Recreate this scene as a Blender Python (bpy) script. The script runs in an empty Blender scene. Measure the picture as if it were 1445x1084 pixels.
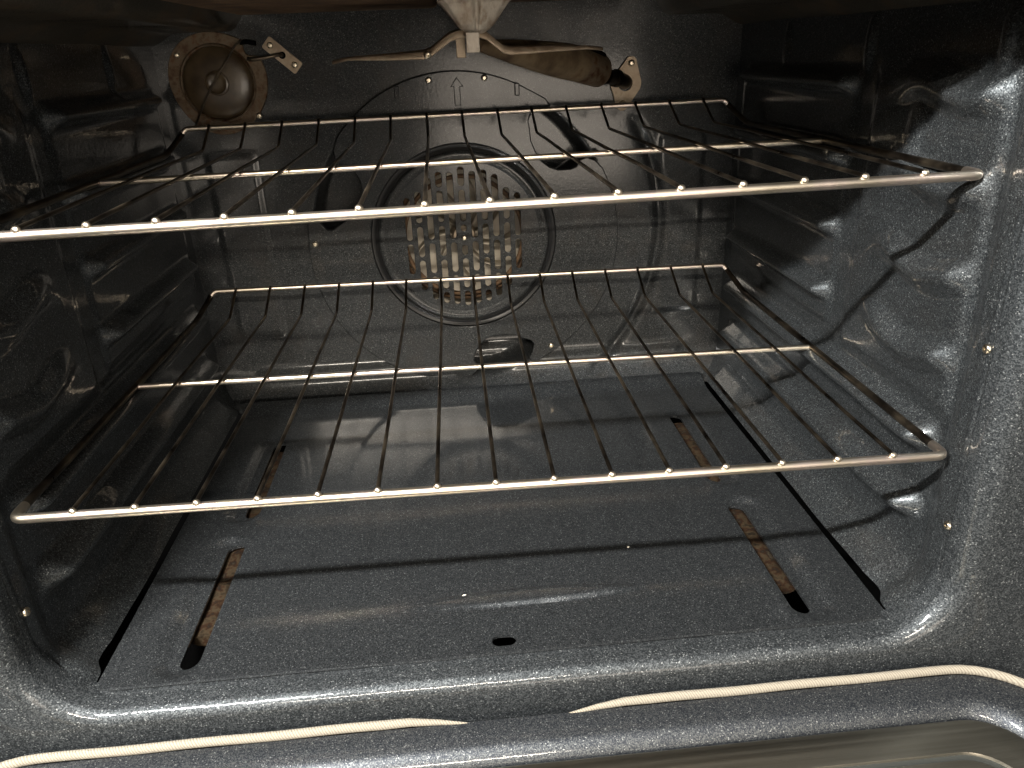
import bpy, bmesh, math, random
from mathutils import Vector, Matrix, noise
R = math.radians
random.seed(7)
scene = bpy.context.scene
COL = scene.collection

# ------------------------------------------------------------------ camera
cam_d = bpy.data.cameras.new('camera'); cam = bpy.data.objects.new('camera', cam_d); COL.objects.link(cam)
cam_d.sensor_width = 36.0; cam_d.lens = 1062.1/1445*36; cam_d.clip_start = 0.01; cam_d.clip_end = 100
PITCH, ROLL, YAW = 0.4178, -0.0401, -0.0715
CAM = Vector((-0.0169, -0.4149, 0.2556))
fwd = Vector((-math.sin(YAW)*math.cos(PITCH), math.cos(YAW)*math.cos(PITCH), -math.sin(PITCH)))
rt = Vector((math.cos(YAW), math.sin(YAW), 0)); up = rt.cross(fwd)
rt2 = math.cos(ROLL)*rt + math.sin(ROLL)*up
up2 = -math.sin(ROLL)*rt + math.cos(ROLL)*up
m = Matrix((rt2, up2, -fwd)).transposed().to_4x4(); m.translation = CAM
cam.matrix_world = m
scene.camera = cam
cam_d.dof.use_dof = False

# ------------------------------------------------------------------ world, lamps, exposure
w = bpy.data.worlds.new('World'); scene.world = w; w.use_nodes = True
w.node_tree.nodes['Background'].inputs[0].default_value = (1.0, 0.94, 0.87, 1)
w.node_tree.nodes['Background'].inputs[1].default_value = 0.045
scene.view_settings.view_transform = 'Standard'; scene.view_settings.look = 'None'
scene.view_settings.exposure = 0.4; scene.view_settings.gamma = 1
scene.view_settings.use_curve_mapping = False

def lamp(name, loc, power, col, size, kind='POINT', target=None, size_y=None, level=True):
    d = bpy.data.lights.new(name, kind); d.energy = power; d.color = col
    if kind == 'POINT': d.shadow_soft_size = size
    else:
        d.size = size
        if size_y: d.shape = 'RECTANGLE'; d.size_y = size_y
    o = bpy.data.objects.new(name, d); COL.objects.link(o); o.location = loc
    if target is not None:            # local X stays level
        zz = (Vector(loc)-Vector(target)).normalized(); xx = Vector((0, 0, 1)).cross(zz).normalized()
        if level: xx = (Vector((1, 0, 0))-zz*zz.x).normalized()
        mm = Matrix((xx, zz.cross(xx), zz)).transposed(); o.rotation_euler = mm.to_euler()
    return o
WARM = (1.0, 0.90, 0.76)
# two tube lamps that run left to right, and the soft light of the room behind the viewer
lamp('counter_lamp', (-0.52, -0.61, 0.80), 55, (1.0, .97, .92), .30, 'AREA', (0.12, .15, -.05), .03)
lamp('ceiling_lamp', (-0.38, -3.6, 2.02), 125, WARM, 1.5, 'AREA', (-.1, .4, 0), .04)
lamp('room_glow', (0.36, -1.9, -0.02), 8.5, (1.0, .88, .74), .8, 'AREA', (0.36, .4, -.02), 0.50)
lamp('ceiling_bounce', (0.1, -1.7, 2.0), 12, (1.0, .94, .86), 2.4, 'AREA', (0.05, -.4, 0), 2.0)
lamp('wall_bounce', (0.3, -3.4, 1.5), 19, (1.0, .92, .80), 4.4, 'AREA', (0.1, 0, .5), 1.4)

# ------------------------------------------------------------------ materials
def nodes(name):
    mt = bpy.data.materials.new(name); mt.use_nodes = True
    nt = mt.node_tree
    return mt, nt, nt.nodes['Principled BSDF'], nt.nodes.new, nt.links.new
def ramp(nt, stops):
    r = nt.nodes.new('ShaderNodeValToRGB'); e = r.color_ramp.elements
    while len(e) < len(stops): e.new(0.5)
    for el, (p, c) in zip(e, stops):
        el.position = p; el.color = (*c, 1) if len(c) == 3 else c
    return r
def enamel(name, dark=(.024, .0262, .0282), mid=(.078, .083, .085), fleck=(.20, .207, .207), coat=1.0, scale=1500,
           peel=.06, rough=.50, dirt=0.0, coat_rough=.06, peel_scale=300, tint=None, rmul=2.0, metal_=.78):
    mt, nt, b, N, L = nodes(name)
    tc = N('ShaderNodeTexCoord')
    v = N('ShaderNodeTexVoronoi'); v.inputs['Scale'].default_value = scale
    L(tc.outputs['Object'], v.inputs['Vector'])
    r = ramp(nt, [(0, dark), (.30, dark), (.90, mid), (.965, mid), (.985, fleck), (1, fleck)])
    sep = N('ShaderNodeSeparateColor'); L(v.outputs['Color'], sep.inputs[0])
    L(sep.outputs[0], r.inputs[0])
    n2 = N('ShaderNodeTexNoise'); n2.inputs['Scale'].default_value = 22; n2.inputs['Detail'].default_value = 5
    n2.inputs['Roughness'].default_value = .65
    L(tc.outputs['Object'], n2.inputs['Vector'])
    colr = r.outputs[0]
    if dirt:
        mx = N('ShaderNodeMix'); mx.data_type = 'RGBA'
        rr = ramp(nt, [(.50, (0, 0, 0)), (.72, (dirt,)*3)])
        L(n2.outputs[0], rr.inputs[0]); L(rr.outputs[0], mx.inputs[0])
        L(colr, mx.inputs[6]); mx.inputs[7].default_value = (*(tint or (.045, .034, .024)), 1)
        colr = mx.outputs[2]
    L(colr, b.inputs['Base Color'])
    b.inputs['Roughness'].default_value = rough; b.inputs['Metallic'].default_value = metal_
    # metal flakes tilt the base layer; a smoother clear glaze lies on top
    nm = N('ShaderNodeBump'); nm.inputs['Strength'].default_value = .22; nm.inputs['Distance'].default_value = .0005
    L(sep.outputs[1], nm.inputs['Height'])
    pn = N('ShaderNodeTexNoise'); pn.inputs['Scale'].default_value = peel_scale; pn.inputs['Detail'].default_value = 2
    L(tc.outputs['Object'], pn.inputs['Vector'])
    pb = N('ShaderNodeBump'); pb.inputs['Strength'].default_value = peel; pb.inputs['Distance'].default_value = .001
    L(pn.outputs[0], pb.inputs['Height'])
    L(pb.outputs[0], nm.inputs['Normal'])
    L(nm.outputs[0], b.inputs['Normal'])
    b.inputs['Coat Weight'].default_value = coat; b.inputs['Specular IOR Level'].default_value = .10
    rc = ramp(nt, [(.35, (coat_rough,)*3), (.7, (coat_rough*rmul,)*3)])
    L(n2.outputs[0], rc.inputs[0]); L(rc.outputs[0], b.inputs['Coat Roughness'])
    L(pb.outputs[0], b.inputs['Coat Normal'])
    return mt
def metal(name, stops, rough=(.2, .4), scale=30, stretch=(1, 1, 1), metallic=1.0, bump=.05, bscale=400):
    mt, nt, b, N, L = nodes(name)
    tc = N('ShaderNodeTexCoord'); mp = N('ShaderNodeMapping'); mp.inputs['Scale'].default_value = stretch
    L(tc.outputs['Object'], mp.inputs[0])
    n = N('ShaderNodeTexNoise'); n.inputs['Scale'].default_value = scale; n.inputs['Detail'].default_value = 6
    n.inputs['Roughness'].default_value = .62
    L(mp.outputs[0], n.inputs['Vector'])
    r = ramp(nt, stops); L(n.outputs[0], r.inputs[0]); L(r.outputs[0], b.inputs['Base Color'])
    mr = N('ShaderNodeMapRange'); mr.inputs['From Min'].default_value = .3; mr.inputs['From Max'].default_value = .7
    mr.inputs['To Min'].default_value = rough[0]; mr.inputs['To Max'].default_value = rough[1]
    L(n.outputs[0], mr.inputs[0]); L(mr.outputs[0], b.inputs['Roughness'])
    b.inputs['Metallic'].default_value = metallic
    n2 = N('ShaderNodeTexNoise'); n2.inputs['Scale'].default_value = bscale; n2.inputs['Detail'].default_value = 4
    L(mp.outputs[0], n2.inputs['Vector'])
    bu = N('ShaderNodeBump'); bu.inputs['Strength'].default_value = bump; bu.inputs['Distance'].default_value = .001
    L(n2.outputs[0], bu.inputs['Height']); L(bu.outputs[0], b.inputs['Normal'])
    return mt
def plain(name, col, rough=.6, metallic=0):
    mt, nt, b, N, L = nodes(name)
    b.inputs['Base Color'].default_value = (*col, 1); b.inputs['Roughness'].default_value = rough
    b.inputs['Metallic'].default_value = metallic
    return mt

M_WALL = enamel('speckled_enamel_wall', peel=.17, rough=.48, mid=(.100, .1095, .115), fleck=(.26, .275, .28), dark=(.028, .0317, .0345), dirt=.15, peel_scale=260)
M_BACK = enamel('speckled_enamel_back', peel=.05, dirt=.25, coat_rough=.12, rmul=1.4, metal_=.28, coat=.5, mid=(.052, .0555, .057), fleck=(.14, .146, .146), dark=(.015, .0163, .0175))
M_FLOOR = enamel('speckled_enamel_floor', dark=(.0235, .0262, .0288), mid=(.075, .081, .0855), fleck=(.20, .21, .214), peel=.03, coat_rough=.07, scale=1700)
M_FRAME = enamel('speckled_enamel_frame', peel=.14, scale=1300, coat=.45, rough=.60, mid=(.082, .0895, .0945), fleck=(.21, .22, .224), dark=(.0245, .0277, .0303))
M_DOOR = enamel('speckled_enamel_door', coat=.35, peel=.06, scale=1700, dark=(.024, .027, .033))
M_CEIL = enamel('scorched_enamel', dark=(.030, .027, .021), mid=(.05, .045, .036), fleck=(.07, .065, .055), coat=.3, dirt=.6, tint=(.085, .055, .032), rough=.7, metal_=0)
M_RAIL = metal('tinted_chrome_rail', [(.30, (.60, .51, .38)), (.45, (.74, .66, .53)), (.56, (.70, .59, .53)), (.68, (.78, .69, .51))], (.26, .40), 14, bump=.03)
M_WIRE = metal('darkened_chrome_wire', [(.35, (.05, .04, .031)), (.5, (.125, .103, .08)), (.65, (.19, .155, .11))], (.25, .45), 30)
M_BEAD = metal('weld_metal', [(.3, (.68, .58, .46)), (.7, (.8, .72, .6))], (.22, .4), 200)
M_RUST = metal('rusty_brown_metal', [(.32, (.035, .018, .009)), (.48, (.105, .06, .03)), (.58, (.16, .10, .055)), (.72, (.10, .045, .018))], (.65, .9), 45, metallic=.15, bump=.35, bscale=300)
M_BLADE = metal('tarnished_fan_metal', [(.3, (.22, .18, .13)), (.5, (.46, .41, .33)), (.7, (.56, .51, .43))], (.4, .6), 40, metallic=.5)
M_STRIP = metal('flaking_rust', [(.30, (.003, .002, .0015)), (.40, (.012, .008, .004)), (.47, (.024, .0165, .009)), (.53, (.014, .006, .0022)), (.60, (.006, .004, .0025)), (.70, (.034, .026, .016))], (.75, .95), 85, metallic=.05, bump=.7, bscale=260)
M_STRIP.node_tree.nodes['Principled BSDF'].inputs['Specular IOR Level'].default_value = .12
M_TUBE = metal('dull_rusted_tube', [(.30, (.06, .035, .018)), (.46, (.13, .09, .05)), (.58, (.19, .14, .082)), (.72, (.12, .07, .033))], (.65, .9), 38, metallic=.15, bump=.15, bscale=300)
M_TAN = metal('heat_browned_steel', [(.30, (.16, .12, .08)), (.47, (.36, .28, .20)), (.6, (.48, .39, .29)), (.72, (.24, .15, .085))], (.4, .65), 40, metallic=.5, bump=.15, bscale=250)
M_FLANGE = metal('stained_flange', [(.36, (.06, .022, .008)), (.45, (.115, .075, .042)), (.54, (.155, .12, .082)), (.64, (.13, .065, .028)), (.74, (.07, .045, .03))], (.45, .7), 90, metallic=.5, bump=.12)
M_PALE = metal('pale_oxidised_steel', [(.34, (.12, .08, .05)), (.45, (.36, .30, .24)), (.57, (.55, .50, .43)), (.68, (.26, .18, .11))], (.4, .6), 60, stretch=(1, 1, .35), metallic=.45, bump=.2, bscale=350)
M_SCREW = metal('screw_metal', [(.3, (.6, .52, .40)), (.7, (.78, .70, .56))], (.2, .35), 200)
M_STEEL = metal('brushed_stainless', [(.3, (.33, .31, .255)), (.7, (.43, .40, .335))], (.28, .36), 20, stretch=(.2, 14, 4), bump=.06, bscale=120)
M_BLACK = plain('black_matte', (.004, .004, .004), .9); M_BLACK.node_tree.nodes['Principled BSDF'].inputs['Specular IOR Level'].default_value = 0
M_GROOVE = plain('dark_seal_rubber', (.02, .022, .02), .6)
M_GROOVE_SHADE = plain('groove_shade_black', (.007, .007, .0075), .38)
M_CHAMBER = metal('browned_chamber_metal', [(.30, (.28, .24, .18)), (.5, (.52, .47, .39)), (.7, (.62, .57, .49))], (.45, .65), 30, metallic=.35, bump=.1)
M_CRUMB = plain('pale_crumb', (.8, .76, .66), .6)
# lens of the oven lamp: amber glass
M_LENS, nt_, b_, N_, L_ = nodes('amber_stained_glass')
b_.inputs['Base Color'].default_value = (.055, .034, .016, 1); b_.inputs['Roughness'].default_value = .34
b_.inputs['Coat Weight'].default_value = .08
n_ = N_('ShaderNodeTexNoise'); n_.inputs['Scale'].default_value = 60; n_.inputs['Detail'].default_value = 5
tc_ = N_('ShaderNodeTexCoord'); L_(tc_.outputs['Object'], n_.inputs['Vector'])
r_ = ramp(nt_, [(.35, (.042, .026, .013)), (.6, (.088, .063, .035)), (.75, (.12, .09, .052))]); L_(n_.outputs[0], r_.inputs[0]); L_(r_.outputs[0], b_.inputs['Base Color'])
# braided gasket: woven relief
M_GASK, nt_, b_, N_, L_ = nodes('woven_glass_gasket')
b_.inputs['Roughness'].default_value = .85
tc_ = N_('ShaderNodeTexCoord')
wv = N_('ShaderNodeTexWave'); wv.wave_type = 'BANDS'; wv.bands_direction = 'DIAGONAL'; wv.inputs['Scale'].default_value = 330; wv.inputs['Distortion'].default_value = 2.5
mp_ = N_('ShaderNodeMapping'); mp_.inputs['Scale'].default_value = (1, .4, .4)
L_(tc_.outputs['Object'], mp_.inputs[0]); L_(mp_.outputs[0], wv.inputs['Vector'])
r_ = ramp(nt_, [(.15, (.14, .122, .095)), (.6, (.215, .192, .152))]); L_(wv.outputs[0], r_.inputs[0]); L_(r_.outputs[0], b_.inputs['Base Color'])
bu_ = N_('ShaderNodeBump'); bu_.inputs['Strength'].default_value = .2; bu_.inputs['Distance'].default_value = .001
L_(wv.outputs[0], bu_.inputs['Height']); L_(bu_.outputs[0], b_.inputs['Normal'])

# ------------------------------------------------------------------ helpers
def link(name, me, mat, parent=None, smooth=True, sharp=42):
    o = bpy.data.objects.new(name, me); COL.objects.link(o)
    if mat: me.materials.clear(); me.materials.append(mat)
    if smooth:
        for p in me.polygons: p.use_smooth = True
        if sharp: me.set_sharp_from_angle(angle=R(sharp))
    if parent: o.parent = parent
    return o
def mesh(name, verts, faces, mat, parent=None, smooth=True, fix=False, sharp=42):
    me = bpy.data.meshes.new(name); me.from_pydata([tuple(v) for v in verts], [], faces); me.update()
    if fix:
        bm = bmesh.new(); bm.from_mesh(me); bmesh.ops.recalc_face_normals(bm, faces=bm.faces); bm.to_mesh(me); bm.free()
    return link(name, me, mat, parent, smooth, sharp)
def thing(name, label, cat, loc=(0, 0, 0), rot=(0, 0, 0), group=None):
    o = bpy.data.objects.new(name, None); COL.objects.link(o); o.location = loc; o.rotation_euler = rot
    o.empty_display_size = .02
    o['label'] = label; o['category'] = cat
    if group: o['group'] = group
    return o
def tag(o, label, cat, group=None):
    o['label'] = label; o['category'] = cat
    if group: o['group'] = group
    return o
def tube_data(pts, rad, seg=12, cap=True, closed=False, flat=(1, 1)):
    pts = [Vector(p) for p in pts]; n = len(pts)
    rads = rad if isinstance(rad, (list, tuple)) else [rad]*n
    vs, fs = [], []
    t0 = (pts[1]-pts[0]).normalized()
    nrm = t0.orthogonal().normalized() if abs(t0.z) > .9 else t0.cross(Vector((0, 0, 1))).normalized()
    prev = t0
    for i, p in enumerate(pts):
        if closed: t = (pts[(i+1) % n]-pts[i-1]).normalized()
        elif i == 0: t = t0
        elif i == n-1: t = (pts[-1]-pts[-2]).normalized()
        else: t = ((pts[i+1]-p).normalized()+(p-pts[i-1]).normalized()).normalized()
        nrm = prev.rotation_difference(t) @ nrm
        nrm = (nrm - t*nrm.dot(t)).normalized(); bi = t.cross(nrm); prev = t
        for k in range(seg):
            a = 2*math.pi*k/seg
            vs.append(p+rads[i]*(math.cos(a)*nrm*flat[0]+math.sin(a)*bi*flat[1]))
    rings = n if closed else n-1
    for i in range(rings):
        j = (i+1) % n
        for k in range(seg):
            k2 = (k+1) % seg
            fs.append((i*seg+k, i*seg+k2, j*seg+k2, j*seg+k))
    if cap and not closed:
        fs.append(tuple(range(seg-1, -1, -1))); fs.append(tuple(range((n-1)*seg, n*seg)))
    return vs, fs
def tube(name, pts, rad, mat, parent=None, seg=12, **k):
    v, f = tube_data(pts, rad, seg, **k)
    return mesh(name, v, f, mat, parent, fix=True)
def rounded(pts, r, n=6):
    """polyline with rounded inner corners"""
    pts = [Vector(p) for p in pts]; out = [pts[0]]
    for i in range(1, len(pts)-1):
        a, b, c = pts[i-1], pts[i], pts[i+1]
        d = min(r, (a-b).length*.45, (c-b).length*.45)
        p0 = b+(a-b).normalized()*d; p1 = b+(c-b).normalized()*d
        for k in range(n+1):
            t = k/n; out.append((1-t)**2*p0+2*t*(1-t)*b+t*t*p1)
    out.append(pts[-1]); return out
def lathe(name, prof, mat, parent=None, seg=48, axis='Y', loc=(0, 0, 0)):
    """prof = (radius, height); height along -Y (towards the room)"""
    vs, fs = [], []
    for r, h in prof:
        for k in range(seg):
            a = 2*math.pi*k/seg
            if axis == 'Y': vs.append((r*math.cos(a)+loc[0], -h+loc[1], r*math.sin(a)+loc[2]))
            else: vs.append((r*math.cos(a)+loc[0], r*math.sin(a)+loc[1], h+loc[2]))
    for i in range(len(prof)-1):
        for k in range(seg):
            k2 = (k+1) % seg
            fs.append((i*seg+k, i*seg+k2, (i+1)*seg+k2, (i+1)*seg+k))
    if prof[0][0] > 1e-6 and False: pass
    return mesh(name, vs, fs, mat, parent, fix=True)
def box_data(x0, x1, y0, y1, z0, z1):
    v = [(x, y, z) for z in (z0, z1) for y in (y0, y1) for x in (x0, x1)]
    f = [(0, 2, 3, 1), (4, 5, 7, 6), (0, 1, 5, 4), (2, 6, 7, 3), (0, 4, 6, 2), (1, 3, 7, 5)]
    return v, f
def bevel_mesh(o, w=.0006, seg=2, angle=30):
    bm = bmesh.new(); bm.from_mesh(o.data)
    ed = [e for e in bm.edges if len(e.link_faces) == 2 and e.calc_face_angle(0) > R(angle)]
    bmesh.ops.bevel(bm, geom=ed, offset=w, segments=seg, affect='EDGES', profile=.5)
    bm.to_mesh(o.data); bm.free()
    return o
def box(name, a, mat, parent=None, bev=.0006):
    v, f = box_data(*a); o = mesh(name, v, f, mat, parent, smooth=False)
    return bevel_mesh(o, bev) if bev else o
def filled(name, loops, thick, mat, parent=None, bev=.0, xf=None):
    """flat plate with holes: loops of (x, z); front at local -Y side"""
    cu = bpy.data.curves.new(name, 'CURVE'); cu.dimensions = '2D'; cu.fill_mode = 'BOTH'
    cu.extrude = thick/2; cu.bevel_depth = bev; cu.bevel_resolution = 2
    for lp in loops:
        s = cu.splines.new('POLY'); s.points.add(len(lp)-1); s.use_cyclic_u = True
        for p, q in zip(s.points, lp): p.co = (q[0], q[1], 0, 1)
    tmp = bpy.data.objects.new('tmp', cu); COL.objects.link(tmp)
    dg = bpy.context.evaluated_depsgraph_get(); dg.update()
    me = bpy.data.meshes.new_from_object(tmp.evaluated_get(dg), depsgraph=dg)
    bpy.data.objects.remove(tmp); bpy.data.curves.remove(cu)
    me.transform(Matrix.Rotation(R(90), 4, 'X'))   # x,y -> x,z ; normal +z -> -y
    me.name = name
    o = link(name, me, mat, parent, smooth=False)
    if xf: o.location = xf
    return o
def smooth(a, b, t):
    t = max(0.0, min(1.0, (t-a)/(b-a))); return t*t*(3-2*t)
def lin(a, b, n): return [a+(b-a)*i/(n-1) for i in range(n)]
def grid(name, us, vs_, fn, mat, parent=None, keep=None, flip=False):
    verts = [fn(u, v) for v in vs_ for u in us]; nu = len(us); fs = []
    for j in range(len(vs_)-1):
        for i in range(nu-1):
            if keep and not keep((us[i]+us[i+1])/2, (vs_[j]+vs_[j+1])/2): continue
            q = (j*nu+i, j*nu+i+1, (j+1)*nu+i+1, (j+1)*nu+i)
            fs.append(q[::-1] if flip else q)
    return mesh(name, verts, fs, mat, parent, sharp=0)
def screw(parent, loc, d=(0, -1, 0), r=.0035, h=.0022, name='screw', mat=None, cross=True):
    """pan-head screw with a cross recess, head facing d"""
    prof = [(r, 0), (r, h*.35), (r*.85, h*.75), (r*.55, h), (r*.28, h)]
    seg = 16; vs, fs = [], []
    for rr, hh in prof:
        for k in range(seg):
            a = 2*math.pi*k/seg; vs.append(Vector((rr*math.cos(a), rr*math.sin(a), hh)))
    for i in range(len(prof)-1):
        for k in range(seg):
            k2 = (k+1) % seg; fs.append((i*seg+k, i*seg+k2, (i+1)*seg+k2, (i+1)*seg+k))
    n0 = len(vs)
    for k in range(seg):                                   # recess
        a = 2*math.pi*k/seg; vs.append(Vector((r*.2*math.cos(a), r*.2*math.sin(a), h*.3)))
    b0 = (len(prof)-1)*seg
    for k in range(seg):
        k2 = (k+1) % seg; fs.append((b0+k, b0+k2, n0+k2, n0+k))
    fs.append(tuple(range(n0, n0+seg)))
    q = Vector((0, 0, 1)).rotation_difference(Vector(d).normalized())
    o = mesh(name, [q @ v for v in vs], fs, mat or M_SCREW, parent)
    o.location = loc
    return o

# ------------------------------------------------------------------ oven cavity
YB, ZF = .470, -.130
oven = thing('oven', 'open oven interior of dark speckled enamel with ribbed side walls', 'oven')
RIBS = [-.009+.0578*k for k in range(-2, 5)]
def sidedisp(y, z):
    d = 0.0
    # lower edge curves in towards the floor panel
    if z < -.088:
        t = min(1, (-.088-z)/.044); d += .030*(1-math.sqrt(max(0, 1-t*t*.985)))/.88
    # front flange band
    d += .0065*(1-smooth(.004, .020, y))
    # front pad, bounded by a vertical groove
    pad = smooth(.018, .030, y)*(1-smooth(.166, .180, y))*smooth(.006, .022, z)*(1-smooth(.215, .245, z))
    d += .0038*pad
    rear = smooth(.196, .206, y)*(1-smooth(.44, .452, y))*smooth(.016, .028, z)*(1-smooth(.215, .235, z))
    d += .0022*rear
    for i, zr in enumerate(RIBS):
        dz = z-zr
        if abs(dz) > .03: continue
        if i >= 3:
            # front bump: wavy, deeper and sharper; rear rib: long and straight
            wob = .0045*math.sin((y-.02)*62+i*.4)
            a = smooth(.022, .040, y)*(1-smooth(.100, .158, y))
            hw = .016
            u = (dz-wob)/hw
            if abs(u) < 1: d += a*.0100*(.5+.5*math.cos(math.pi*u))
            a2 = smooth(.198, .214, y)*(1-smooth(.425, .445, y))
            u = dz/.0125
            if abs(u) < 1: d += a2*.0135*(.5+.5*math.cos(math.pi*u))
        else:
            a = smooth(.024, .042, y)*(1-smooth(.415, .440, y))
            if i == 0 and y < .2: a = .75+.25*a
            wob = .0012*math.sin(y*40+i)*(1-smooth(.1, .2, y))
            u = (dz-wob)/.0165
            if abs(u) < 1: d += a*.0185*(.5+.5*math.cos(math.pi*u))*(1 if i != 0 else .55)
    for yc in (.040, .194, .347):
        ry, rz = (y-yc)/.0085, (z-.250)/.024
        q = ry*ry+rz*rz
        if q < 1: d += .0045*(1-q)**1.3
    q = ((y-.112)/.012)**2+((z-.192)/.024)**2
    if q < 1: d += .0032*(1-q)**1.4
    return d
def side_fn(s):
    def fn(y, z):
        x = .3145-sidedisp(y, z)
        x += .0007*noise.noise(Vector((y*9, z*9, s*3)))
        return (s*x, y, z)
    return fn
ys = lin(-.012, YB+.004, 210); zs = lin(-.1290, .300, 180)
for s in (-1, 1):
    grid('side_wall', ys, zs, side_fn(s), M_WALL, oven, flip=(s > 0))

FC = (-.003, .055)       # fan centre on the back wall (x, z)
HOOKS = (60, 174, 301)
def outlet_depth(x, z):
    dx, dz = x-FC[0], z-FC[1]; r = math.hypot(dx, dz); a = math.degrees(math.atan2(dz, dx)) % 360
    best = 0
    for h in HOOKS:
        da = (h-a) % 360
        if 0 < da < 40:
            k = smooth(0, 3, da)*(1-smooth(30, 38, da))*smooth(.100, .105, r)*(1-smooth(.168, .174, r))
            best = max(best, k)
    return best
def back_fn(x, z):
    d = 0.0
    if z < -.092:
        t = min(1, (-.092-z)/.040); d += .040*(1-math.sqrt(max(0, 1-t*t*.97)))/.83
    dx, dz = x-FC[0], z-FC[1]; r = math.hypot(dx, dz); a = math.degrees(math.atan2(dz, dx))
    g = math.exp(-((r-.235)/.0048)**2)
    if -58 < a < 34: d -= .006*g*smooth(-58, -48, a)*(1-smooth(24, 34, a))
    ax = abs(x)
    pad = smooth(.226, .231, ax)*(1-smooth(.277, .283, ax))*smooth(-.055, -.045, z)*(1-smooth(.155, .166, z))
    d += .0020*pad
    bead = math.exp(-((z+.104)/.008)**2)*(1-smooth(.255, .272, ax))
    d += .006*bead
    d -= .045*outlet_depth(x, z)
    d += .0010*noise.noise(Vector((x*7, z*7, 1.3)))
    return (x, YB-d, z)
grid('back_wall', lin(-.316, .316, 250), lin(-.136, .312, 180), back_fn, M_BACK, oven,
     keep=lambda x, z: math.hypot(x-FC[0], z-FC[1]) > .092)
# cylinder behind the fan grille
lathe('fan_chamber', [(.100, -.002), (.100, -.036), (.085, -.040), (.0001, -.040)], M_CHAMBER, oven, loc=(FC[0], YB, FC[1]))
# ceiling with a raised middle
def ceil_fn(x, y):
    ax = abs(x)
    z = .284+.024*(1-smooth(.205, .232, ax))*(1-smooth(.455, .47, y)*0)
    if ax > .285: z -= .012*smooth(.285, .316, ax)
    z += .0015*noise.noise(Vector((x*8, y*8, 4)))
    return (x, y, z)
grid('ceiling', lin(-.317, .317, 120), lin(-.03, YB+.004, 70), ceil_fn, M_CEIL, oven, flip=True)
# front frame: profile swept round the opening
def frame_path():
    hx, zb, zt, rb, rtp = .309, -.1330, .300, .050, .030
    p = []
    def arc(cx, cz, r, a0, a1, n=10):
        for i in range(n+1):
            a = R(a0+(a1-a0)*i/n); p.append((cx+r*math.cos(a), cz+r*math.sin(a), math.cos(a), math.sin(a)))
    arc(hx-rb, zb+rb, rb, 0, -90, 28); arc(-hx+rb, zb+rb, rb, -90, -180, 28)
    arc(-hx+rtp, zt-rtp, rtp, 180, 90, 6); arc(hx-rtp, zt-rtp, rtp, 90, 0, 6)
    # subdivide straight runs
    out = []
    for i in range(len(p)):
        a, b = p[i], p[(i+1) % len(p)]
        L_ = math.hypot(b[0]-a[0], b[1]-a[1]); n = max(1, int(L_/.02))
        for k in range(n):
            t = k/n; q = [a[j]+(b[j]-a[j])*t for j in range(4)]
            l = math.hypot(q[2], q[3]); out.append((q[0], q[1], q[2]/l, q[3]/l))
    return out
prof = [(0, -.003), (-.0010, -.0060), (-.0013, -.0080), (-.0011, -.0100), (-.0003, -.0122)]
RR = .017
for i in range(1, 11):
    a = R(90*i/10); prof.append((RR*(1-math.cos(a)), -.014-RR*math.sin(a)))
prof += [(.022, -.0315), (.032, -.0325), (.060, -.033), (.090, -.0335), (.125, -.034)]
path = frame_path(); vs, fs = [], []
for (x, z, nx, nz) in path:
    wb = max(0.0, -nz)**2          # tighter roll along the bottom edge
    for o_, y_ in prof:
        if o_ < 0: o_ *= abs(nx)**3
        if wb > 0 and y_ < -.0125:
            o_ *= 1-.42*wb*(1-smooth(.017, .06, o_)); y_ = -.0315+(y_+.0315)*(1-.45*wb) if y_ > -.0315 else y_
        wv_ = .0006*noise.noise(Vector((x*20, y_*20, z*20)))
        vs.append((x+nx*(o_+wv_), y_, z+nz*(o_+wv_)))
n = len(path); k = len(prof)
for i in range(n):
    j = (i+1) % n
    for q in range(k-1): fs.append((i*k+q, i*k+q+1, j*k+q+1, j*k+q))
mesh('front_frame', vs, fs, M_FRAME, oven, fix=True)
screw(oven, (.3075, -.008, .076), (-1, 0, 0), .0032)
screw(oven, (.3075, -.010, -.053), (-1, 0, 0), .0032)
screw(oven, (-.3075, -.004, -.064), (1, 0, 0), .0032)
screw(oven, (.3755, -.0335, -.1365), (0, -1, 0), .0062, .005)

# ------------------------------------------------------------------ floor panel with slots
SLOTS = []
for s in (-1, 1):
    SLOTS += [(s*.2222, .005, .150, .0073), (s*.2205, .193, .338, .0068)]
def cap_sd(x, y, c):
    cx, y0, y1, r = c
    yy = max(y0+r, min(y1-r, y)); dx, dy = x-cx, y-yy
    return math.hypot(dx, dy)-r, dx, dy
def hole_sd(x, y):
    best = min((cap_sd(x, y, c) for c in SLOTS), key=lambda t: t[0])
    xx = max(-.0035, min(.0035, x)); dx, dy = x-xx, y-.0025
    q = (math.hypot(dx, dy)-.0052, dx, dy)
    return q if q[0] < best[0] else best
def floor_fn(x, y):
    sd, dx, dy = hole_sd(x, y)
    if abs(sd) < .0016:
        l = math.hypot(dx, dy)
        if l > 1e-6: x -= dx/l*sd; y -= dy/l*sd
    z = ZF
    for c in SLOTS:
        s = 1 if c[0] > 0 else -1
        # slots lie in shallow dishes reaching outwards
        q = cap_sd(x-s*.008, y, (c[0], c[1]-.002, c[2]+.003, c[3]+.002))[0]
        z -= .0034*(1-smooth(-.002, .0105, q))
    e = ((x-.016)/.095)**2+((y-.047-.0*x)/.0095)**2
    z += .0026*(1-smooth(.45, 1.0, e))*smooth(-.09, .04, x)
    if y > .398: z += .009*smooth(.398, .432, y)
    z += .0012*noise.noise(Vector((x*5, y*5, 2.7)))
    return (x, y, z)
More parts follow.
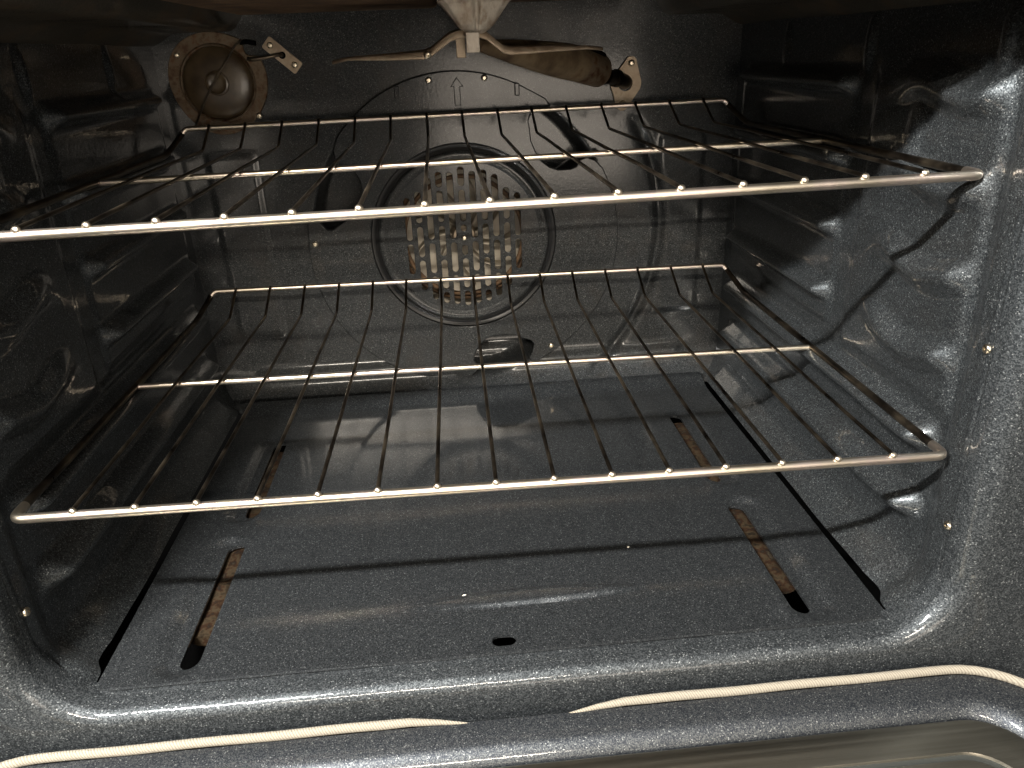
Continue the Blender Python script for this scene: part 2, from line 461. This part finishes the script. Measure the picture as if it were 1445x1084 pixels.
def axis(a, b, base, fine, zones):
    out = [a]; v = a
    while v < b-1e-6:
        st = fine if any(z0 <= v <= z1 for z0, z1 in zones) else base
        v = min(b, v+st); out.append(v)
    return out
fx = axis(-.2795, .2795, .006, .0014, [(-.246, -.208), (.204, .246), (-.012, .010)])
fy = axis(-.009, .430, .005, .0016, [(-.012, .014), (.030, .062), (.140, .202), (.330, .342)])
fl = grid('bottom_panel', fx, fy, floor_fn, M_FLOOR, None, keep=lambda x, y: hole_sd(x, y)[0] > 0)
bm = bmesh.new(); bm.from_mesh(fl.data)
loose = [v for v in bm.verts if not v.link_faces]; bmesh.ops.delete(bm, geom=loose, context='VERTS')
ext = bmesh.ops.extrude_edge_only(bm, edges=[e for e in bm.edges if e.is_boundary])
bmesh.ops.translate(bm, verts=[v for v in ext['geom'] if isinstance(v, bmesh.types.BMVert)], vec=(0, 0, -.0022))
bm.to_mesh(fl.data); bm.free(); fl.data.set_sharp_from_angle(angle=R(42))
tag(fl, 'removable dark speckled oven floor panel with four long slots', 'oven floor')
# dark pan under the floor panel
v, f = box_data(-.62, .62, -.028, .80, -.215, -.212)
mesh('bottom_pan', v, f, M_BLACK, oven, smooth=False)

# bake burner tubes seen through the slots
for s, lab in ((-1, 'rusty flat burner strip showing through the left floor slots'), (1, 'rusty flat burner strip showing through the right floor slots')):
    pts = [(s*.2225+.0006*math.sin(i*2.1), y, -.1425+.0008*math.sin(i*1.7)) for i, y in enumerate(lin(.044, .33, 26))]
    b = tube('bake_burner', pts, [.0120+.0005*math.sin(i*2.9) for i in range(26)], M_STRIP, None, 14, flat=(1, .42))
    tag(b, lab, 'burner', 'bake burner strips under the floor panel')

# ------------------------------------------------------------------ racks
W2, DM, DB, HB, DK = .300, .2035, .412, .0215, .374
WB = .291
def make_rack(label, loc, rot):
    t = thing('oven_rack', label, 'oven rack', loc, rot, 'chrome wire oven racks')
    fr = rounded([(-W2, .016, 0), (-W2, 0, 0), (W2, 0, 0), (W2, .016, 0)], .009)
    tube('front_rail', fr, .0031, M_RAIL, t, 14)
    tube('middle_rail', [(-W2, DM, -.0006), (W2, DM, -.0006)], .0025, M_RAIL, t, 12)
    for s in (-1, 1):
        sp = rounded([(s*W2, .015, 0), (s*W2, DK, 0), (s*(WB+.001), DB-.003, HB-.006), (s*WB, DB, HB-.004)], .012)
        tube('side_rail', sp, .0029, M_RAIL if s > 2 else M_WIRE, t, 12)
    tube('back_rail', rounded([(-WB-.0005, DB-.0015, HB-.005), (-WB+.004, DB, HB), (WB-.004, DB, HB), (WB+.0005, DB-.0015, HB-.005)], .009), .0027, M_RAIL, t, 12)
    for i in range(15):
        x = (i-7)*.0375
        sag = random.uniform(-.0006, .0006); xb = x+random.uniform(-.0008, .0008)
        p = [(x, -.0012, .0036), (x, .004, .0040), (x+(xb-x)*.2, .10, .0038+sag), (xb, DM, .0036), (xb, .30, .0032+sag*.7), (xb, .370, .0026), (xb, DB-.0042, HB+.0004), (xb, DB-.0022, HB+.0036)]
        pp = p[:4]+rounded(p[4:], .0045, 4)
        tube('wire', pp, .00142, M_WIRE, t, 10)
        bm = bmesh.new(); bmesh.ops.create_icosphere(bm, subdivisions=2, radius=.0027)
        me = bpy.data.meshes.new('weld_bead'); bm.to_mesh(me); bm.free()
        b = link('weld_bead', me, M_BEAD, t); b.location = (x, -.0008, .0034); b.scale = (1, .8, .9)
    return t
lower = make_rack('lower chrome wire rack, nearest the oven floor', (0, 0, 0), (0, -(-.0056), -.0089))
upper = make_rack('upper chrome wire rack, level with the top of the fan grille', (.0062, .0251, .1733), (0, -.0075, .0097))

# ------------------------------------------------------------------ convection fan cover
cover = thing('convection_cover', 'round dark fan cover with slotted grille on the back wall', 'fan cover', (FC[0], YB, FC[1]))
out_rel = [(-1.5, .178), (3, .1785), (5.5, .1755), (5.6, .171), (3.2, .1655), (.5, .1575), (1.0, .1505), (3, .1445), (7, .1330), (12, .1270), (18, .1240), (23, .1265), (27, .1330),
           (30, .1455), (30.5, .153), (29, .160), (29.5, .167), (32, .1735), (36, .1775)]
pol = []
for h, nxt in ((301, 174), (174, 60), (60, -59)):
    for da, r in out_rel: pol.append((h-da, r))
    a0 = h-38; a1 = nxt+3
    nst = 26
    for i in range(1, nst): pol.append((a0+(a1-a0)*i/nst, .178+.0035*math.sin(math.pi*i/nst)))
outline = [(r*math.cos(R(a)), r*math.sin(R(a))) for a, r in pol]
ringo = [(.1088*math.cos(R(a)), .1088*math.sin(R(a))) for a in range(0, 360, 4)]
pl = filled('cover_plate', [outline, ringo], .004, M_BACK, cover, bev=.0012); pl.location = (0, -.0066, 0)
# rolled channel between plate and grille dish
lathe('ring_channel', [(.1092, .0098), (.1086, .0085), (.1080, .0070), (.1072, .0055), (.1000, .0055), (.0990, .0070), (.0980, .0078), (.0965, .0085), (.0925, .0080), (.0878, .0062)], M_BACK, cover, 72)
lathe('groove_shade_ring', [(.1076, .0066), (.1068, .0074), (.1050, .0070), (.1035, .0062), (.1018, .0068), (.1002, .0074), (.0994, .0066)], M_GROOVE_SHADE, cover, 72)  # added ring, coloured black to stand in for the groove's deep shade
def slot(cx, cz, hw, hh, n=6):
    o = []
    hh = max(hh, hw)
    for i in range(n+1):
        a = R(180*i/n); o.append((cx+hw*math.cos(a), cz+hh-hw+hw*math.sin(a)))
    for i in range(n+1):
        a = R(180+180*i/n); o.append((cx+hw*math.cos(a), cz-hh+hw+hw*math.sin(a)))
    return o
loops = [[(.0885*math.cos(R(a)), .0885*math.sin(R(a))) for a in range(0, 360, 4)]]
hw = .0040; pitch = .0127; Rg = .0825
for c in range(-6, 7):
    cx = c*pitch
    if abs(cx) > .076: continue
    half = math.sqrt(max(0, Rg**2-(abs(cx)+hw*.4)**2))
    ln = .0400; off = (c % 2)*ln/2
    j0 = -4
    for j in range(j0, 5):
        z0 = j*ln+off-ln/2; z1 = z0+ln-.0030
        z0 = max(z0, -half); z1 = min(z1, half)
        if z1-z0 < .0105: continue
        if abs(cx) < .006 and z0 < .002 < z1:      # solid boss round the centre screw
            if -.007-z0 > .0068: loops.append(slot(cx, (z0-.007)/2, hw, (-.007-z0)/2))
            if z1-.008 > .0068: loops.append(slot(cx, (z1+.008)/2, hw, (z1-.008)/2))
            continue
        loops.append(slot(cx, (z0+z1)/2, hw, (z1-z0)/2))
for hx, hz in ((.0805, .004), ):
    pass
gr = filled('grille', loops, .0016, M_BACK, cover, bev=.0005); gr.location = (0, -.0052, 0)
screw(cover, (0, -.006, .001), r=.0036, h=.003)
for (x, z) in ((-.031, .229), (.029, .229), (-.175, .059), (.153, .145), (.097, -.085)):
    screw(cover, (x-FC[0], -.0098, z-FC[1]), r=.0036, h=.0022)
for (x, z) in ((-.066, .218), (.064, .216)):
    q = box('locating_tab', (-.0026, .0026, -.003, .0, -.0065, .0065), M_BACK, cover, .001); q.location = (x-FC[0], -.0098, z-FC[1])
arrow = [(-.0026, -.0125), (.0026, -.0125), (.0026, .0065), (.0054, .0065), (0, .0140), (-.0054, .0065), (-.0026, .0065)]
arw = filled('arrow_mark', [arrow], .0016, M_BACK, cover, bev=.0008); arw.location = (-.001-FC[0], -.0105, .2155-FC[1])
for (x, z) in ((.073, .055), (.066, .043), (.066, .030), (-.079, .050)):
    pass

fan = thing('convection_fan', 'tan metal fan blades and heating coil behind the round grille', 'fan', (FC[0], YB+.022, FC[1]))
lathe('hub', [(.0001, .012), (.012, .012), (.014, .0), (.014, -.02)], M_TAN, fan, 24)
for i in range(9):
    a = R(i*40+8); pv, pf = [], []
    for j in range(8):
        r = .014+.048*j/7; aa = a+.55*(j/7)**1.3
        for yy in (-.012, .014): pv.append((r*math.cos(aa), yy, r*math.sin(aa)))
    for j in range(7): pf.append((2*j, 2*j+1, 2*j+3, 2*j+2))
    bo = mesh('blade', pv, pf, M_BLADE, fan)
    bm = bmesh.new(); bm.from_mesh(bo.data); bmesh.ops.solidify(bm, geom=bm.faces[:], thickness=.0012); bm.to_mesh(bo.data); bm.free()
for rr, yy in ((.070, -.016), (.078, -.006)):
    tube('heating_coil', [(rr*math.cos(R(a)), yy, rr*math.sin(R(a))) for a in range(0, 360, 6)], .0026, M_RUST, fan, 10, closed=True)

# ------------------------------------------------------------------ oven lamp
LP = (-.252, .2345)
light = thing('oven_light', 'round brown stained oven lamp with glass lens on back wall', 'oven lamp', (LP[0], YB, LP[1]))
fo = []
for a in range(0, 360, 4):
    r = .0500+.0014*math.sin(R(a*3+20))
    if 30 < a < 50: r -= .0085*math.sin(math.pi*(a-30)/20)**.6          # notch for the wire clip
    fo.append((r*math.cos(R(a)), r*math.sin(R(a))))
fi = [(.0385*math.cos(R(a)), .0385*math.sin(R(a))) for a in range(0, 360, 5)]
fp = filled('flange', [fo, fi], .0020, M_FLANGE, light, bev=.0006); fp.location = (0, -.003, 0)
lathe('inner_rim', [(.0392, .003), (.0388, .0065), (.0375, .0075), (.0362, .0065), (.0358, .0035)], M_FLANGE, light, 48)
lathe('lens', [(.0362, .0035), (.0352, .0055), (.031, .0075), (.024, .0090), (.016, .0098), (.0125, .0101), (.0118, .0113), (.0100, .0118), (.0088, .0107), (.005, .0103), (.0001, .0103)], M_LENS, light, 48)
tube('retaining_wire', [(-.0335, -.006, -.0455), (-.0300, -.0085, -.0400), (-.012, -.0185, -.014), (.006, -.0190, .010), (.026, -.0120, .036), (.0335, -.0085, .0405)], .0010, M_WIRE, light, 8)
tube('wire_clip', [(.030, -.008, .038), (.037, -.009, .0385), (.046, -.0095, .0365)], .0024, M_BLACK, light, 10)
screw(light, (-.0370, -.004, .0285), r=.0030)
screw(light, (.0365, -.004, -.0340), r=.0034)

# ------------------------------------------------------------------ temperature probe
probe = thing('temperature_probe', 'small tilted metal plate with probe rod beside the oven lamp', 'sensor', (-.182, YB, .259), (0, R(42), 0))
pw, ph = .0205, .0068
bl = rounded([(0, 0, -ph), (pw, 0, -ph), (pw, 0, ph), (-pw, 0, ph), (-pw, 0, -ph), (0, 0, -ph)], .0022, 4)[:-1]
pp = filled('mounting_plate', [[(v.x, v.z) for v in bl]], .0014, M_TAN, probe, bev=.0003); pp.location = (0, -.002, 0)
screw(probe, (-.0148, -.003, 0), r=.0034); screw(probe, (.0150, -.003, .0004), r=.0034)
lathe('grommet', [(.0036, .0025), (.0036, .004), (.0018, .004), (.0018, .002)], M_BLACK, probe, 16)
ca, sa = math.cos(R(-42)), math.sin(R(-42))
def unrot(x, y, z): return (x*ca+z*sa*-1*-1 if False else x*math.cos(R(42))-z*math.sin(R(42)), y, x*math.sin(R(42))+z*math.cos(R(42)))
tube('probe_rod', rounded([unrot(0, -.002, 0), unrot(-.001, -.010, .001), unrot(-.010, -.014, -.001), unrot(-.030, -.014, -.003), unrot(-.034, -.012, -.002)], .005), .0019, M_WIRE, probe, 10)

# ------------------------------------------------------------------ gas inlet and broil burner
inlet = thing('gas_inlet', 'tan diamond shaped pipe flange bolted to upper right of back wall', 'pipe flange', (.185, YB, .2170))
dia = []
def hull_arc(cx, cz, r, a0, a1, n=8):
    for i in range(n+1):
        a = R(a0+(a1-a0)*i/n); dia.append((cx+r*math.cos(a), cz+r*math.sin(a)))
hull_arc(.006, .0205, .0065, 35, 155); hull_arc(-.001, 0, .0150, 165, 205); hull_arc(-.003, -.0215, .0065, 205, 325); hull_arc(.002, 0, .0155, -25, 20)
hole = [(.0085*math.cos(R(a)), .0085*math.sin(R(a))) for a in range(0, 360, 15)]
fpl = filled('mounting_plate', [dia, hole], .0022, M_TAN, inlet, bev=.0004); fpl.location = (0, -.003, 0)
screw(inlet, (.0062, -.0042, .0205), r=.0036, h=.003); screw(inlet, (-.003, -.0042, -.0215), r=.0040, h=.003)
tube('pipe', rounded([(0, .004, 0), (-.001, -.012, .002), (-.014, -.026, .006), (-.026, -.034, .009)], .010), .0074, M_WIRE, inlet, 18)
tube('pipe_collar', [(-.0135, -.0255, .0060), (-.0175, -.0285, .0070)], .0090, M_WIRE, inlet, 18)

burner = thing('broil_burner', 'brown rusted broil burner with pale bracket and cone tube hanging from ceiling', 'burner', (0, 0, 0))
A = Vector((.016, .285, .2600)); B = Vector((.123, .412, .2400)); C2 = Vector((.150, .436, .2315))
vt = [A.lerp(B, t) for t in (0, .12, .3, .5, .7, .85, 1.0)]
tube('venturi_tube', vt, [.0045, .0068, .0100, .0130, .0155, .0168, .0172], M_TUBE, burner, 28)
tube('air_shutter', [B.lerp(C2, .02), B.lerp(C2, .06), B.lerp(C2, .95), C2], [.0168, .0173, .0166, .0160], M_FLANGE, burner, 28, cap=False)
sh = tube('shutter_opening', [B.lerp(C2, .25)+Vector((.004, -.005, .0140)), B.lerp(C2, .92)+Vector((.004, -.005, .0125))], .0052, M_BLACK, burner, 10)
# deflector wings: one bent sheet, arched over the middle
prof_w = [(-.104, .2535), (-.090, .2550), (-.055, .2567), (-.030, .2584), (-.024, .2600), (-.008, .2705), (.000, .2725), (.014, .2725), (.021, .2705), (.034, .2600), (.040, .2588), (.075, .2578), (.105, .2563), (.118, .2548)]
vs, fs = [], []
yw = [.236, .240, .262, .300, .335]
for i, (x, z) in enumerate(prof_w):
    for j, y in enumerate(yw):
        taper = 1-smooth(.06, .12, abs(x))*.45
        yy = .285+(y-.285)*taper
        lipd = (-.0022-.0045*(1-smooth(.03, .10, abs(x-.008))))*(1 if j == 0 else .25) if j < 2 else 0
        vs.append((x, yy, z+lipd+.0012*noise.noise(Vector((x*40, y*30, 0)))))
nj = len(yw)
for i in range(len(prof_w)-1):
    for j in range(nj-1): fs.append((i*nj+j, i*nj+j+1, (i+1)*nj+j+1, (i+1)*nj+j))
wg = mesh('deflector_wing', vs, fs, M_TAN, burner)
bm = bmesh.new(); bm.from_mesh(wg.data); bmesh.ops.recalc_face_normals(bm, faces=bm.faces); bmesh.ops.solidify(bm, geom=bm.faces[:], thickness=.0012); bm.to_mesh(wg.data); bm.free()
rv = screw(burner, (-.0265, .2365, .2540), (0, -1, -.3), .0030, .002, name='rivet')
# bracket: folded funnel-shaped sheet with flat facets and a central crease
levels = [(.326, .0288, .022), (.2905, .0285, .022), (.2893, .0262, .0202), (.2815, .0202, .017), (.2745, .0148, .014), (.2705, .0105, .011), (.2680, .0055, .007)]
vs, fs = [], []
for z, hx, hy in levels:
    ring = [(-1, -.62), (-.80, -.80), (-.12, -1.0), (.02, -.84), (.18, -1.0), (.80, -.80), (1, -.62), (1, 1), (-1, 1)]
    for px, py in ring: vs.append((.0125+px*hx+.0005*noise.noise(Vector((px*3, z*90, 0))), .238+py*hy+.0005*noise.noise(Vector((px*5, z*120, 3))), z))
seg = 9
for i in range(len(levels)-1):
    for kq in range(seg):
        k2 = (kq+1) % seg; fs.append((i*seg+kq, i*seg+k2, (i+1)*seg+k2, (i+1)*seg+kq))
fs.append(tuple(range((len(levels)-1)*seg, len(levels)*seg)))
br = mesh('bracket', vs, fs, M_PALE, burner, smooth=False, fix=True); bevel_mesh(br, .0010, 2, 20)
box('bracket_tab', (.004, .0145, .226, .2275, .2545, .269), M_PALE, burner, .0006)
box('bracket_tab', (-.0035, .0040, .246, .2475, .2510, .266), M_TAN, burner, .0006)
# burner head: a long box pressed against the raised ceiling
hd = box('burner_head', (-.200, -.016, .150, .372, .2935, .3080), M_RUST, burner, .004)
hd2 = box('burner_head', (.043, .200, .170, .372, .2960, .3080), M_RUST, burner, .004)

# ------------------------------------------------------------------ oven door, lying open
DZ = -.1535
def rr_half(hx, yb, r, yf, n=10):
    """open U outline: left front, round back corners, right front"""
    p = [(-hx, yf)]
    for i in range(n+1):
        a = R(180-90*i/n); p.append((-hx+r+r*math.cos(a), yb-r+r*math.sin(a)))
    m_ = 30
    for i in range(1, m_): p.append((-hx+r+(2*hx-2*r)*i/m_, yb))
    for i in range(n+1):
        a = R(90-90*i/n); p.append((hx-r+r*math.cos(a), yb-r+r*math.sin(a)))
    p.append((hx, yf)); return p
YF = -.150
rings = [(rr_half(.366, -.0435, .060, YF), DZ-.030), (rr_half(.366, -.0435, .060, YF), DZ-.002), (rr_half(.3648, -.0450, .0585, YF), DZ),
         (rr_half(.345, -.0630, .046, YF), DZ-.0003), (rr_half(.3405, -.0665, .042, YF), DZ-.0018), (rr_half(.334, -.0725, .038, YF), DZ-.0065), (rr_half(.3325, -.0740, .037, YF), DZ-.0120)]
vs, fs = [], []
for pts, z in rings:
    for x, y in pts: vs.append((x, y, z))
n = len(rings[0][0])
for i in range(len(rings)-1):
    for j in range(n-1): fs.append((i*n+j, (i+1)*n+j, (i+1)*n+j+1, i*n+j+1))
door = mesh('oven_door', vs, fs, M_DOOR, oven, fix=True)
door['label'] = 'open door with dark enamel edge, cream woven gasket and stainless window trim'
def ring_mesh(name, rings, mat):
    vs, fs = [], []
    for pts, z in rings:
        for x, y in pts: vs.append((x, y, z))
    n = len(rings[0][0])
    for i in range(len(rings)-1):
        for j in range(n-1): fs.append((i*n+j, (i+1)*n+j, (i+1)*n+j+1, i*n+j+1))
    return mesh(name, vs, fs, mat, door, fix=True)
ring_mesh('window_trim', [(rr_half(.3315, -.0752, .036, YF), DZ-.011), (rr_half(.3310, -.0757, .0355, YF), DZ-.0075), (rr_half(.3295, -.0772, .035, YF), DZ-.0068),
                          (rr_half(.318, -.0900, .032, YF), DZ-.0082), (rr_half(.3105, -.0980, .030, YF), DZ-.0088), (rr_half(.3095, -.0990, .030, YF), DZ-.012)], M_STEEL)
ring_mesh('trim_gap', [(rr_half(.3100, -.0985, .030, YF), DZ-.0105), (rr_half(.305, -.1035, .028, YF), DZ-.0105)], M_GROOVE)
ring_mesh('inner_trim', [(rr_half(.3062, -.1022, .028, YF), DZ-.011), (rr_half(.3052, -.1032, .028, YF), DZ-.0092), (rr_half(.290, -.1180, .026, YF), DZ-.0095), (rr_half(.2795, -.1280, .024, YF), DZ-.012)], M_STEEL)
# braided gasket in two runs with tapered ends
def gasket(s, x_in, lab):
    yb, r, hx = -.0425, .060, .3665
    p = [(s*x_in, yb-.003, DZ-.001), (s*(x_in+.022), yb-.0012, DZ+.0012), (s*(x_in+.042), yb+.0002, DZ+.0022)]
    for x in lin(x_in+.06, hx-r, 26): p.append((s*x, yb+.0003*math.sin(x*70), DZ+.0024))
    for i in range(1, 11):
        a = R(90-90*i/10); p.append((s*(hx-r+r*math.cos(a)), yb-r+r*math.sin(a), DZ+.0024))
    p.append((s*hx, YF, DZ+.0024))
    rad = [.0005, .0020, .0030]+[.0033]*(len(p)-3)
    return tube('gasket', p, rad, M_GASK, door, 16, flat=(.85, 1.0))
gasket(-1, .026, ''); gasket(1, .036, '')

# crumbs on the floor
for (x, y, s, lab) in ((-.027, .0545, .0017, 'white crumb on the oven floor, near the front hole'), (.112, .098, .0012, 'tiny pale crumb on the right half of the oven floor')):
    bm = bmesh.new(); bmesh.ops.create_icosphere(bm, subdivisions=2, radius=s)
    for v in bm.verts:
        v.co *= 1+.35*noise.noise(v.co*400); v.co.z *= .35; v.co.y *= .6
    me = bpy.data.meshes.new('food_crumb'); bm.to_mesh(me); bm.free()
    c = link('food_crumb', me, M_CRUMB); c.location = (x, y, ZF+.0004); c.rotation_euler.z = .3
    tag(c, lab, 'crumb', 'crumbs on the oven floor')
